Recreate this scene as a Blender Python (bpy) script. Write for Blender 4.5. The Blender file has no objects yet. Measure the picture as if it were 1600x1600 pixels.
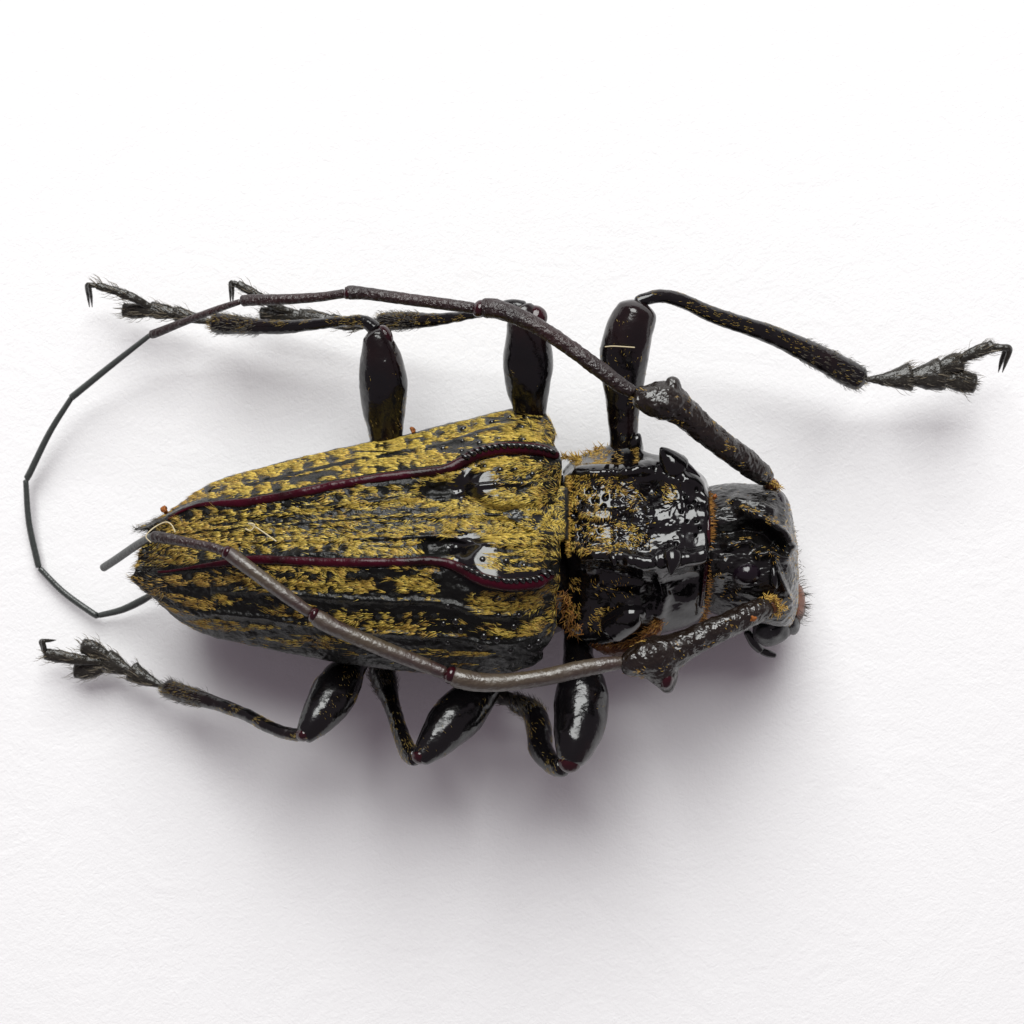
import bpy, math, random
import numpy as np
from mathutils import Vector

rng = np.random.default_rng(7)
random.seed(7)
scene = bpy.context.scene
S = 0.001            # one photograph pixel on the paper = 1 mm in the scene (the beetle is modelled enlarged)
DCAM = 2.6           # camera height above the paper

# ---------------------------------------------------------------- camera, world, light, exposure
cam_d = bpy.data.cameras.new("camera")
cam = bpy.data.objects.new("camera", cam_d)
scene.collection.objects.link(cam)
cam.location = (0, 0, DCAM)
cam.rotation_euler = (0, 0, 0)
cam_d.sensor_width = 36
cam_d.angle = 2 * math.atan(0.8 / DCAM)
cam_d.clip_start = 0.05
cam_d.clip_end = 200
cam_d.dof.use_dof = True
cam_d.dof.focus_distance = DCAM - 0.27
cam_d.dof.aperture_fstop = 4.0
scene.camera = cam

world = bpy.data.worlds.new("World")
scene.world = world
world.use_nodes = True
bg = world.node_tree.nodes["Background"]
bg.inputs[0].default_value = (1.0, 0.84, 0.965, 1)
bg.inputs[1].default_value = 0.20

def area(name, direction, dist, size, size_y, radiance, color):
    ld = bpy.data.lights.new(name, "AREA")
    ld.shape = "RECTANGLE"; ld.size = size; ld.size_y = size_y
    ld.energy = radiance * math.pi * size * size_y
    ld.color = color
    o = bpy.data.objects.new(name, ld)
    scene.collection.objects.link(o)
    d = Vector(direction).normalized()
    o.location = d * dist
    o.rotation_euler = (-d).to_track_quat("-Z", "Y").to_euler()
    return o

EL = math.radians(46)
area("window_light", (-0.03, math.cos(EL), math.sin(EL)), 16, 11.0, 12.4, 9.4, (0.985, 1.0, 0.98))
scene.view_settings.view_transform = "Standard"
scene.view_settings.look = "None"
scene.view_settings.exposure = 0
scene.view_settings.gamma = 1
scene.cycles.use_denoising = True
scene.cycles.max_bounces = 8

# ---------------------------------------------------------------- materials
def mat(name, base, rough=0.3, spec=0.5, metal=0.0, bump=None, var=None, rand=None, rough_var=0.0, coat=0.0):
    """bump: list of (scale per unit, strength, distance, detail); var: (second colour, scale, low, high);
    rand: second colour mixed in per loose piece"""
    m = bpy.data.materials.new(name); m.use_nodes = True
    nt = m.node_tree; N = nt.nodes; L = nt.links
    b = N["Principled BSDF"]
    b.inputs["Base Color"].default_value = (*base, 1)
    b.inputs["Roughness"].default_value = rough
    b.inputs["Metallic"].default_value = metal
    b.inputs["Specular IOR Level"].default_value = spec
    b.inputs["Coat Weight"].default_value = coat
    b.inputs["Coat Roughness"].default_value = 0.06
    tc = N.new("ShaderNodeTexCoord")
    col = None
    if var:
        n = N.new("ShaderNodeTexNoise"); n.inputs["Scale"].default_value = var[1]; n.inputs["Detail"].default_value = 5
        L.new(tc.outputs["Object"], n.inputs["Vector"])
        r = N.new("ShaderNodeMapRange"); r.inputs[1].default_value = var[2]; r.inputs[2].default_value = var[3]
        L.new(n.outputs["Fac"], r.inputs[0])
        mx = N.new("ShaderNodeMix"); mx.data_type = "RGBA"
        mx.inputs[6].default_value = (*base, 1); mx.inputs[7].default_value = (*var[0], 1)
        L.new(r.outputs[0], mx.inputs[0]); col = mx.outputs[2]
    if rand:
        g = N.new("ShaderNodeNewGeometry")
        for k, c in enumerate(rand):
            mx = N.new("ShaderNodeMix"); mx.data_type = "RGBA"
            mth = N.new("ShaderNodeMath"); mth.operation = "MULTIPLY_ADD"
            mth.inputs[1].default_value = 37.31 * (k + 1); mth.inputs[2].default_value = 0.37 * k
            L.new(g.outputs["Random Per Island"], mth.inputs[0])
            fr = N.new("ShaderNodeMath"); fr.operation = "FRACT"; L.new(mth.outputs[0], fr.inputs[0])
            pw = N.new("ShaderNodeMath"); pw.operation = "POWER"; pw.inputs[1].default_value = 1.6; L.new(fr.outputs[0], pw.inputs[0])
            L.new(pw.outputs[0], mx.inputs[0])
            if col is None: mx.inputs[6].default_value = (*base, 1)
            else: L.new(col, mx.inputs[6])
            mx.inputs[7].default_value = (*c, 1); col = mx.outputs[2]
    if col is not None: L.new(col, b.inputs["Base Color"])
    if rough_var:
        n = N.new("ShaderNodeTexNoise"); n.inputs["Scale"].default_value = 45; n.inputs["Detail"].default_value = 6
        L.new(tc.outputs["Object"], n.inputs["Vector"])
        r = N.new("ShaderNodeMapRange"); r.inputs[1].default_value = 0.35; r.inputs[2].default_value = 0.7
        r.inputs[3].default_value = rough; r.inputs[4].default_value = rough + rough_var
        L.new(n.outputs["Fac"], r.inputs[0]); L.new(r.outputs[0], b.inputs["Roughness"])
    prev = None
    for (sc, st, di, de) in (bump or []):
        n = N.new("ShaderNodeTexNoise"); n.inputs["Scale"].default_value = sc; n.inputs["Detail"].default_value = de
        L.new(tc.outputs["Object"], n.inputs["Vector"])
        bp = N.new("ShaderNodeBump"); bp.inputs["Strength"].default_value = st; bp.inputs["Distance"].default_value = di
        L.new(n.outputs["Fac"], bp.inputs["Height"])
        if prev: L.new(prev, bp.inputs["Normal"])
        prev = bp.outputs[0]
    if prev: L.new(prev, b.inputs["Normal"])
    return m

M = {}
M["cuticle"] = mat("elytra_cuticle", (0.004, 0.0042, 0.0036), 0.2, 0.26, bump=[(160, 0.5, 0.004, 4)], rough_var=0.25)
M["shell"] = mat("black_shell", (0.0035, 0.003, 0.0035), 0.07, 0.6, bump=[(60, 0.12, 0.003, 2), (260, 0.08, 0.001, 2)], rough_var=0.12)
M["head"] = mat("head_shell", (0.0045, 0.004, 0.004), 0.14, 0.5, bump=[(55, 0.35, 0.006, 4), (200, 0.2, 0.002, 3)], rough_var=0.2)
M["bead"] = mat("shiny_bead", (0.003, 0.003, 0.003), 0.06, 0.7)
M["leg"] = mat("leg_cuticle", (0.0035, 0.003, 0.0035), 0.10, 0.55, bump=[(40, 0.30, 0.006, 3), (190, 0.15, 0.002, 3)],
               var=((0.010, 0.003, 0.003), 11, 0.5, 0.75), rough_var=0.14)
M["knee"] = mat("maroon_knee", (0.022, 0.0015, 0.004), 0.13, 0.5, bump=[(90, 0.4, 0.004, 3)])
M["carina"] = mat("maroon_ridge", (0.036, 0.0010, 0.0062), 0.26, 0.22, bump=[(60, 0.5, 0.006, 4)], var=((0.012, 0.001, 0.002), 22, 0.45, 0.7))
M["scape"] = mat("scape_cuticle", (0.010, 0.006, 0.004), 0.2, 0.65, bump=[(75, 0.7, 0.010, 2)], rough_var=0.2)
M["antenna"] = mat("antenna_brown", (0.022, 0.006, 0.006), 0.26, 0.6, bump=[(150, 0.8, 0.006, 3)],
                   var=((0.009, 0.004, 0.004), 14, 0.4, 0.7), rough_var=0.2)
M["antenna_grey"] = mat("antenna_downy", (0.060, 0.044, 0.027), 0.33, 1.0, bump=[(190, 0.5, 0.003, 2)],
                        var=((0.026, 0.009, 0.008), 16, 0.42, 0.68), rough_var=0.2)
M["antenna_tip"] = mat("antenna_dark", (0.042, 0.047, 0.044), 0.3, 0.5, bump=[(180, 0.4, 0.003, 3)])
M["eye"] = mat("compound_eye", (0.006, 0.003, 0.006), 0.16, 0.5, bump=[(500, 0.15, 0.001, 1)])
M["gold"] = mat("gold_hair", (0.70, 0.485, 0.06), 0.34, 0.5, rand=[(0.16, 0.085, 0.012), (0.88, 0.70, 0.17)])
M["ochre"] = mat("ochre_hair", (0.50, 0.28, 0.04), 0.38, 0.5, rand=[(0.14, 0.06, 0.01), (0.66, 0.45, 0.10)])
M["dull_gold"] = mat("dull_gold_hair", (0.30, 0.19, 0.035), 0.4, 0.4, rand=[(0.10, 0.06, 0.015), (0.45, 0.33, 0.09)])
M["orange"] = mat("orange_fringe", (0.38, 0.15, 0.03), 0.45, 0.3, rand=[(0.07, 0.025, 0.008), (0.45, 0.24, 0.05)])
M["dark_hair"] = mat("dark_hair", (0.060, 0.052, 0.040), 0.35, 0.5, rand=[(0.012, 0.010, 0.009), (0.10, 0.085, 0.06)])
M["tan"] = mat("tan_membrane", (0.11, 0.038, 0.012), 0.35, 0.4, bump=[(90, 0.7, 0.008, 4)], var=((0.05, 0.02, 0.01), 30, 0.4, 0.65))
M["labrum"] = mat("brown_lip", (0.26, 0.10, 0.05), 0.4, 0.4, bump=[(60, 0.4, 0.006, 3)], var=((0.09, 0.035, 0.02), 18, 0.42, 0.62))
M["grey_shell"] = mat("grey_shell", (0.012, 0.0135, 0.0145), 0.24, 0.6, bump=[(40, 0.3, 0.006, 3), (200, 0.2, 0.002, 3)], rough_var=0.2)
M["pale_spine"] = mat("pale_bristle", (0.16, 0.13, 0.085), 0.4, 0.5, rand=[(0.05, 0.04, 0.03)])
M["tarsus"] = mat("tarsus_cuticle", (0.020, 0.018, 0.014), 0.28, 0.5, bump=[(110, 0.6, 0.005, 3)])
M["crumb"] = mat("orange_crumb", (0.28, 0.09, 0.018), 0.5, 0.3, bump=[(120, 0.8, 0.008, 3)])
M["fibre"] = mat("pale_fibre", (0.55, 0.47, 0.30), 0.5, 0.3)

def paper_material():
    m = bpy.data.materials.new("white_paper"); m.use_nodes = True
    nt = m.node_tree; N = nt.nodes; L = nt.links
    b = N["Principled BSDF"]
    b.inputs["Base Color"].default_value = (0.86, 0.855, 0.86, 1)
    b.inputs["Roughness"].default_value = 0.85
    b.inputs["Specular IOR Level"].default_value = 0.15
    tc = N.new("ShaderNodeTexCoord")
    prev = None
    for ang, ln, wd, st, di in ((0.35, 0.034, 0.010, 0.12, 0.003), (-0.55, 0.030, 0.009, 0.12, 0.003), (1.5, 0.028, 0.009, 0.11, 0.003),
                                (0.9, 0.020, 0.007, 0.14, 0.002), (0.0, 0.02, 0.02, 0.18, 0.003), (0.0, 0.16, 0.16, 0.15, 0.008)):
        mp = N.new("ShaderNodeMapping"); mp.vector_type = "TEXTURE"
        mp.inputs["Rotation"].default_value = (0, 0, ang); mp.inputs["Scale"].default_value = (ln, wd, 1)
        L.new(tc.outputs["Object"], mp.inputs["Vector"])
        n = N.new("ShaderNodeTexNoise"); n.inputs["Scale"].default_value = 1.0; n.inputs["Detail"].default_value = 3; n.inputs["Distortion"].default_value = 2.6
        L.new(mp.outputs[0], n.inputs["Vector"])
        bp = N.new("ShaderNodeBump"); bp.inputs["Strength"].default_value = st; bp.inputs["Distance"].default_value = di
        L.new(n.outputs["Fac"], bp.inputs["Height"])
        if prev: L.new(prev, bp.inputs["Normal"])
        prev = bp.outputs[0]
    L.new(prev, b.inputs["Normal"])
    return m
M["paper"] = paper_material()

# ---------------------------------------------------------------- numeric helpers (arrays of u, v, z in photograph pixels)
def px(a):
    """u right, v down, z up (pixels) -> scene metres; u, v are where the point is seen from the camera"""
    a = np.asarray(a, float)
    f = (DCAM - a[..., 2] * S) / DCAM
    return np.stack([(a[..., 0] - 800) * S * f, (800 - a[..., 1]) * S * f, a[..., 2] * S], -1)

def hash3(ix, iy, iz, seed):
    h = (ix.astype(np.int64) * 374761393 + iy.astype(np.int64) * 668265263 + iz.astype(np.int64) * 2147483647 + seed * 974711) & 0x7fffffff
    h = (h ^ (h >> 13)) * 1274126177 & 0x7fffffff
    h = (h ^ (h >> 16)) & 0xffff
    return h / 65535.0

def vnoise(p, seed=0):
    p = np.asarray(p, float); i = np.floor(p).astype(np.int64); f = p - i; f = f * f * (3 - 2 * f)
    r = 0
    for dx in (0, 1):
        for dy in (0, 1):
            for dz in (0, 1):
                w = (f[..., 0] if dx else 1 - f[..., 0]) * (f[..., 1] if dy else 1 - f[..., 1]) * (f[..., 2] if dz else 1 - f[..., 2])
                r = r + w * hash3(i[..., 0] + dx, i[..., 1] + dy, i[..., 2] + dz, seed)
    return r

def fbm(p, seed=0, oct=4):
    r = 0; a = 0.5; t = 0
    for k in range(oct):
        r = r + a * vnoise(np.asarray(p) * 2 ** k, seed + k * 17); t += a; a *= 0.5
    return r / t

def cr(P, t):
    """Catmull-Rom through rows of P at parameters t (0 .. len-1)"""
    P = np.asarray(P, float); n = len(P)
    t = np.clip(t, 0, n - 1 - 1e-9); i = np.floor(t).astype(int); f = (t - i)
    f = f.reshape(f.shape + (1,) * (P.ndim - 1))
    g = lambda k: P[np.clip(k, 0, n - 1)]
    p0, p1, p2, p3 = g(i - 1), g(i), g(i + 1), g(i + 2)
    p0 = np.where((i == 0).reshape(f.shape), 2 * p1 - p2, p0)
    p3 = np.where((i + 2 > n - 1).reshape(f.shape), 2 * p2 - p1, p3)
    return 0.5 * (2 * p1 + (p2 - p0) * f + (2 * p0 - 5 * p1 + 4 * p2 - p3) * f ** 2 + (3 * p1 - p0 - 3 * p2 + p3) * f ** 3)

def seg_dist(U, V, pts):
    pts = np.asarray(pts, float); best = np.full(U.shape, 1e9)
    if len(pts) == 1: return np.hypot(U - pts[0][0], V - pts[0][1])
    for a, b in zip(pts[:-1], pts[1:]):
        d = b[:2] - a[:2]; L2 = (d ** 2).sum()
        t = np.clip(((U - a[0]) * d[0] + (V - a[1]) * d[1]) / L2, 0, 1)
        best = np.minimum(best, np.hypot(U - a[0] - t * d[0], V - a[1] - t * d[1]))
    return best

def bump_at(U, V, pts, h, w, p=2):
    return h * np.exp(-(seg_dist(U, V, pts) / w) ** p)

def sst(x, a, b):
    t = np.clip((x - a) / (b - a), 0, 1); return t * t * (3 - 2 * t)

def grid_normals(G):
    du = np.gradient(G, axis=0); dv = np.gradient(G, axis=1)
    n = np.cross(du, dv); l = np.linalg.norm(n, axis=-1, keepdims=True)
    return n / np.maximum(l, 1e-12)

# ---------------------------------------------------------------- object helpers
LOC = {}
def link(o, parent=None, loc=(0, 0, 0)):
    scene.collection.objects.link(o)
    loc = Vector(loc)
    LOC[o.name] = loc
    if parent is not None:
        o.parent = parent; o.location = loc - LOC[parent.name]
    else:
        o.location = loc
    return o

def empty(name, loc, parent=None):
    o = bpy.data.objects.new(name, None); o.empty_display_size = 0.02
    return link(o, parent, loc)

def mesh_obj(name, V, quads, tris, material, parent=None, smooth=True):
    V = np.asarray(V, float); c = V.mean(0)
    me = bpy.data.meshes.new(name)
    q = np.asarray(quads, np.int32).reshape(-1, 4); t = np.asarray(tris, np.int32).reshape(-1, 3)
    me.vertices.add(len(V)); me.vertices.foreach_set("co", (V - c).astype(np.float32).ravel())
    me.loops.add(q.size + t.size); me.loops.foreach_set("vertex_index", np.concatenate([q.ravel(), t.ravel()]))
    me.polygons.add(len(q) + len(t))
    me.polygons.foreach_set("loop_start", np.concatenate([np.arange(len(q)) * 4, q.size + np.arange(len(t)) * 3]).astype(np.int32))
    me.polygons.foreach_set("use_smooth", np.full(len(q) + len(t), smooth))
    me.update(calc_edges=True); me.validate()
    me.materials.append(material)
    o = bpy.data.objects.new(name, me)
    return link(o, parent, c)

class MB:
    """collects grids and hairs, then links them as one mesh object"""
    def __init__(s): s.v = []; s.q = []; s.t = []; s.n = 0
    def add(s, V, q=(), t=()):
        V = np.asarray(V, float).reshape(-1, 3); s.v.append(V)
        if len(q): s.q.append(np.asarray(q) + s.n)
        if len(t): s.t.append(np.asarray(t) + s.n)
        s.n += len(V)
    def grid(s, G, wrap=False, flip=False):
        a, b = G.shape[:2]
        idx = np.arange(a * b).reshape(a, b)
        if wrap: idx = np.concatenate([idx, idx[:, :1]], 1)
        q = np.stack([idx[:-1, :-1], idx[1:, :-1], idx[1:, 1:], idx[:-1, 1:]], -1).reshape(-1, 4)
        if flip: q = q[:, ::-1]
        s.add(G.reshape(-1, 3), q)
    def build(s, name, material, parent=None, smooth=True):
        return mesh_obj(name, np.concatenate(s.v), np.concatenate(s.q) if s.q else [], np.concatenate(s.t) if s.t else [], material, parent, smooth)

def tube_grid(pts, rad, ns=24, step=3.5, flat=1.0, cap=0.7, noise=None, wob=None):
    """swept tube with rounded ends; pts (u, v, z) and radii in pixels. Returns grid (rings, ns, 3) in u, v, z"""
    P = np.asarray(pts, float); r = np.asarray(rad, float)
    L = np.r_[0, np.cumsum(np.linalg.norm(np.diff(P, axis=0), axis=1))]
    n = max(8, int(L[-1] / step))
    s = np.linspace(0, L[-1], n)
    c0, c1 = min(cap * r[0], L[-1] * 0.4), min(cap * r[-1], L[-1] * 0.4)
    s = np.unique(np.r_[s, c0 * (1 - np.cos(np.linspace(0, math.pi / 2, 7))), L[-1] - c1 * (1 - np.cos(np.linspace(0, math.pi / 2, 7)))])
    k = np.interp(s, L, np.arange(len(L)))
    C = cr(P, k); R = np.interp(k, np.arange(len(r)), r)
    R = cr(r[:, None], k)[:, 0]
    f = np.ones_like(s)
    f = np.where(s < c0, np.sqrt(np.clip(1 - (1 - s / max(c0, 1e-6)) ** 2, 0, 1)), f)
    f = np.where(L[-1] - s < c1, np.sqrt(np.clip(1 - (1 - (L[-1] - s) / max(c1, 1e-6)) ** 2, 0, 1)), f)
    R = np.maximum(R * f, 0.02)
    W = C * [1, -1, 1]
    T = np.gradient(W, axis=0); T /= np.linalg.norm(T, axis=1, keepdims=True)
    up = np.tile([0., 0., 1.], (len(T), 1)); up[np.abs(T[:, 2]) > 0.93] = [0.3, 0.9, 0.2]
    sd = np.cross(T, up); sd /= np.linalg.norm(sd, axis=1, keepdims=True)
    uu = np.cross(sd, T)
    a = np.linspace(0, 2 * math.pi, ns, endpoint=False)
    off = np.cos(a)[None, :, None] * sd[:, None] + flat * np.sin(a)[None, :, None] * uu[:, None]
    G = W[:, None] + R[:, None, None] * off
    if noise:
        amp, fr = noise
        nz = fbm(G / fr, 5, 3) - 0.5
        G = G + off * (amp * 2 * nz * np.minimum(1, R / 6)[:, None])[..., None]
    return G * [1, -1, 1], off * [1, -1, 1]

def tube_obj(name, pts, rad, material, parent, **kw):
    G, off = tube_grid(pts, rad, **kw)
    mb = MB(); mb.grid(px(G), wrap=True)
    o = mb.build(name, material, parent)
    return o, G, off

def hairs(mb, root, nrm, dirn, length, width, lift=0.25, curl=-0.15):
    """root, nrm, dirn: (n,3) in u,v,z ; three-sided tapering hairs"""
    n = len(root)
    fl = np.array([1, -1, 1.0])
    root, nrm, dirn = root * fl, nrm * fl, dirn * fl
    nrm = nrm / np.maximum(np.linalg.norm(nrm, axis=1, keepdims=True), 1e-9)
    d = dirn - nrm * (dirn * nrm).sum(1, keepdims=True)
    d /= np.maximum(np.linalg.norm(d, axis=1, keepdims=True), 1e-9)
    sd = np.cross(d, nrm)
    L = np.broadcast_to(length, (n,))[:, None]; w = np.broadcast_to(width, (n,))[:, None]
    lf = np.broadcast_to(lift, (n,))[:, None]
    mid = root + d * L * 0.5 + nrm * L * lf * 0.6
    tip = root + d * L + nrm * L * (lf + curl)
    base = root - nrm * 0.6
    ring = lambda c, k: np.stack([c + sd * w * 0.5 * k, c - sd * w * 0.5 * k, c + nrm * w * 0.45 * k], 1)
    V = np.concatenate([ring(base, 1.0), ring(mid, 0.85), tip[:, None]], 1) * fl
    o = (np.arange(n) * 7)[:, None]
    q = np.concatenate([o + np.array([[0, 3, 4, 1]]), o + np.array([[1, 4, 5, 2]]), o + np.array([[2, 5, 3, 0]])], 0)
    t = np.concatenate([o + np.array([[3, 6, 4]]), o + np.array([[4, 6, 5]]), o + np.array([[5, 6, 3]])], 0)
    mb.add(px(V.reshape(-1, 3)), q, t)

def down(mb, root, nrm, dirn, length, width, lift):
    """short flat-lying hair: a three-sided tapering blade"""
    n = len(root); fl = np.array([1, -1, 1.0])
    root, nrm, dirn = root * fl, nrm * fl, dirn * fl
    d = dirn - nrm * (dirn * nrm).sum(1, keepdims=True)
    d /= np.maximum(np.linalg.norm(d, axis=1, keepdims=True), 1e-9)
    sd = np.cross(d, nrm); L = length[:, None]; w = width[:, None]
    V = np.stack([root + sd * w * 0.5 - nrm * 0.4, root - sd * w * 0.5 - nrm * 0.4, root + nrm * w * 0.4 + d * L * 0.3, root + d * L + nrm * L * lift[:, None]], 1) * fl
    o = (np.arange(n) * 4)[:, None]
    t = np.concatenate([o + np.array([[0, 3, 2]]), o + np.array([[2, 3, 1]]), o + np.array([[0, 2, 1]]), o + np.array([[1, 3, 0]])], 0)
    mb.add(px(V.reshape(-1, 3)), (), t)

def scatter(G, Nn, n, mask):
    """n random points on the grid, uniform in seen area, kept with probability mask(point)"""
    a = G[1:, :-1] - G[:-1, :-1]; b = G[:-1, 1:] - G[:-1, :-1]
    A = np.linalg.norm(np.cross(a, b), axis=-1).ravel()
    ci = rng.choice(len(A), n, p=A / A.sum())
    i, j = np.unravel_index(ci, (G.shape[0] - 1, G.shape[1] - 1))
    f, g = rng.random(n)[:, None], rng.random(n)[:, None]
    P = G[i, j] * (1 - f) * (1 - g) + G[i + 1, j] * f * (1 - g) + G[i, j + 1] * (1 - f) * g + G[i + 1, j + 1] * f * g
    k = rng.random(n) < mask(P)
    return P[k], Nn[i, j][k]

ROLL = 0.32           # the beetle lies rolled a little, its back turned to the window
def roll(P):
    P = np.array(P, float); P[..., 2] += ROLL * (P[..., 1] - 840); return P

def net_surface(net, nu, nv, disp=None):
    """net[rows across][columns along] of (u, v, z) -> fine grid; disp(u, v) in pixels along the normal"""
    net = roll(net)
    R = cr(net, np.linspace(0, net.shape[0] - 1, nv))          # rows
    G = cr(np.swapaxes(R, 0, 1), np.linspace(0, net.shape[1] - 1, nu))   # (nu, nv, 3)
    N = grid_normals(G * [1, -1, 1]) * [1, -1, 1]
    if N[..., 2].mean() < 0: N = -N
    if disp is not None:
        d = disp(G[..., 0], G[..., 1], G[..., 2])
        up = np.array([0, 0, 1.0])
        dirn = N * 0.5 + up * 0.5
        G = G + dirn * d[..., None]
        N2 = grid_normals(G * [1, -1, 1]) * [1, -1, 1]
        if N2[..., 2].mean() < 0: N2 = -N2
        N = N2
    return G, N

def net_obj(name, G, material, parent):
    mb = MB()
    W = px(G)
    n = np.cross(W[1, G.shape[1] // 2] - W[0, G.shape[1] // 2], W[0, G.shape[1] // 2 + 1] - W[0, G.shape[1] // 2])
    mb.grid(W, flip=n[2] < 0)
    return mb.build(name, material, parent)

def tab(x, pts):
    p = sorted(pts); return np.interp(x, [a for a, b in p], [b for a, b in p])

def smooth_tab(x, pts):
    xs = np.asarray(x, float)
    return (tab(xs - 10, pts) + 2 * tab(xs, pts) + tab(xs + 10, pts)) / 4

def ellipsoid(name, c, r, material, parent, rot=0, noise=0, ns=28):
    th = np.linspace(0.02, math.pi - 0.02, ns // 2 + 2); ph = np.linspace(0, 2 * math.pi, ns, endpoint=False)
    T, Pp = np.meshgrid(th, ph, indexing="ij")
    x, y, z = np.sin(T) * np.cos(Pp) * r[0], np.sin(T) * np.sin(Pp) * r[1], np.cos(T) * r[2]
    cr_, sr = math.cos(rot), math.sin(rot)
    G = np.stack([c[0] + x * cr_ - y * sr, c[1] + x * sr + y * cr_, c[2] + z], -1)
    Nn = G - np.array(c); Nn = Nn / np.linalg.norm(Nn, axis=-1, keepdims=True)
    if noise: G = G + Nn * ((fbm(G / min(14, max(4, r[0] * 0.7)), 3, 3) - 0.5) * 2 * noise)[..., None]
    mb = MB(); mb.grid(px(G), wrap=True, flip=True)
    return mb.build(name, material, parent), G, Nn

# ================================================================ the paper
hw = 6.0
pv = [(-hw, -hw, -0.02), (hw, -hw, -0.02), (hw, hw, -0.02), (-hw, hw, -0.02), (-hw, -hw, 0), (hw, -hw, 0), (hw, hw, 0), (-hw, hw, 0)]
paper = mesh_obj("paper_sheet", pv, [(3, 2, 1, 0), (4, 5, 6, 7), (0, 1, 5, 4), (1, 2, 6, 5), (2, 3, 7, 6), (3, 0, 4, 7)], [], M["paper"], smooth=False)
paper["kind"] = "structure"; paper["label"] = "white paper sheet with a fine fibrous grain under the beetle"

# ================================================================ the beetle
beetle = empty("beetle", px((600, 850, 0)))
beetle["label"] = "dead longhorn beetle with gold-haired black wing cases lying on white paper"
beetle["category"] = "beetle"

# ---- outline curves of the wing cases
EDGE_T = [(866, 652), (850, 641), (830, 637), (800, 638), (760, 648), (700, 662), (640, 678), (560, 694), (500, 707), (440, 722), (380, 738), (340, 750), (310, 766), (285, 785), (262, 800), (240, 814), (210, 827)]
CAR_T = [(880, 716), (860, 708), (841, 703), (810, 700), (781, 701), (746, 708), (722, 722), (698, 734), (639, 741), (579, 749), (520, 759), (447, 775), (380, 786), (335, 787), (308, 789), (279, 800), (258, 815), (228, 830)]
SUT = [(885, 803), (781, 805), (651, 807), (560, 812), (459, 820), (312, 831), (222, 844)]
CAR_B = [(872, 893), (862, 898), (841, 911), (793, 914), (757, 907), (729, 893), (705, 881), (674, 876), (615, 879), (520, 879), (402, 874), (357, 879), (312, 885), (256, 894), (212, 892)]
EDGE_B = [(868, 985), (862, 1005), (850, 1028), (835, 1041), (800, 1051), (760, 1056), (700, 1055), (640, 1050), (580, 1043), (530, 1036), (480, 1027), (430, 1016), (380, 1006), (320, 992), (280, 971), (255, 950), (235, 926), (222, 914)]
ZC = [(880, 276), (866, 293), (845, 308), (780, 326), (700, 332), (560, 328), (450, 310), (360, 284), (290, 250), (215, 205)]
ZET = [(868, 222), (760, 212), (560, 205), (400, 195), (300, 188), (210, 185)]
ZEB = [(868, 178), (760, 178), (560, 176), (400, 168), (300, 165), (210, 172)]

def stations(u0, u1, n=26):
    w = np.linspace(0, 1, n)
    w = 0.5 * w + 0.5 * (0.5 - 0.5 * np.cos(w * math.pi))     # closer spacing at both ends
    return u0 + (u1 - u0) * w

def rowof(us, vs, zs): return np.stack([us, vs, zs], 1)

def elytron_net(side):
    n = 26
    if side == "far":
        ue, ul, uc, um, us = (stations(a, b, n) for a, b in ((851, 211), (867, 220), (876, 230), (872, 229), (870, 225)))
        e = rowof(ue, smooth_tab(ue, EDGE_T), tab(ue, ZET))
        e[-1, 1] = 827
        c = rowof(uc, smooth_tab(uc, CAR_T), tab(uc, ZC))
        s = rowof(us, tab(us, SUT), tab(us, ZC) - 5)
        l1 = rowof(ul, 0.62 * e[:, 1] + 0.38 * c[:, 1], e[:, 2] + 0.52 * (c[:, 2] - e[:, 2]))
        l2 = rowof(ul, 0.28 * e[:, 1] + 0.72 * c[:, 1], e[:, 2] + 0.84 * (c[:, 2] - e[:, 2]))
        m = rowof(um, 0.5 * (c[:, 1] + s[:, 1]), 0.5 * (c[:, 2] + s[:, 2]) - 1)
        k = np.clip((ue - 211) / 260, 0.02, 1)[:, None]; f1 = e + k * [0, 16, -38]; f2 = e + k * [0, 60, -60]
        rows = [f2, f1, e, l1, l2, c, m, s, s + [0, 1.5, -14]]
    else:
        us, um, uc, ul, ue = (stations(a, b, n) for a, b in ((870, 225), (872, 216), (874, 211), (868, 203), (848, 224)))
        s = rowof(us, tab(us, SUT) + 1.5, tab(us, ZC) - 5)
        c = rowof(uc, smooth_tab(uc, CAR_B), tab(uc, ZC))
        e = rowof(ue, smooth_tab(ue, EDGE_B), tab(ue, ZEB))
        m = rowof(um, 0.5 * (c[:, 1] + s[:, 1]), 0.5 * (c[:, 2] + s[:, 2]) - 1)
        d = c[:, 2] - e[:, 2]
        l1 = rowof(ul, 0.66 * c[:, 1] + 0.34 * e[:, 1], c[:, 2] - 0.20 * d)
        l2 = rowof(ul, 0.32 * c[:, 1] + 0.68 * e[:, 1], c[:, 2] - 0.48 * d)
        l3 = rowof(ue, 0.08 * c[:, 1] + 0.92 * e[:, 1], c[:, 2] - 0.80 * d)
        l1[-1, 1] = 901; l2[-1, 1] = 906; l2[-1, 0] = 205; l3[-1, 1] = 911; l3[-1, 0] = 215
        k = np.clip((ue - 215) / 260, 0.02, 1)[:, None]; f1 = e + k * [0, -14, -36]; f2 = e + k * [0, -60, -56]
        rows = [s + [0, -1.5, -14], s, m, c, l1, l2, l3, e, f1, f2]
    rows = np.array(rows)
    last = rows[:, -1:].copy(); last[..., 2] -= 30; last[..., 0] += 14      # turn the end down
    front = rows[:, :1].copy(); front[..., 2] -= 45; front[..., 0] -= 8
    return np.concatenate([front, rows, last], 1)

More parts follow.
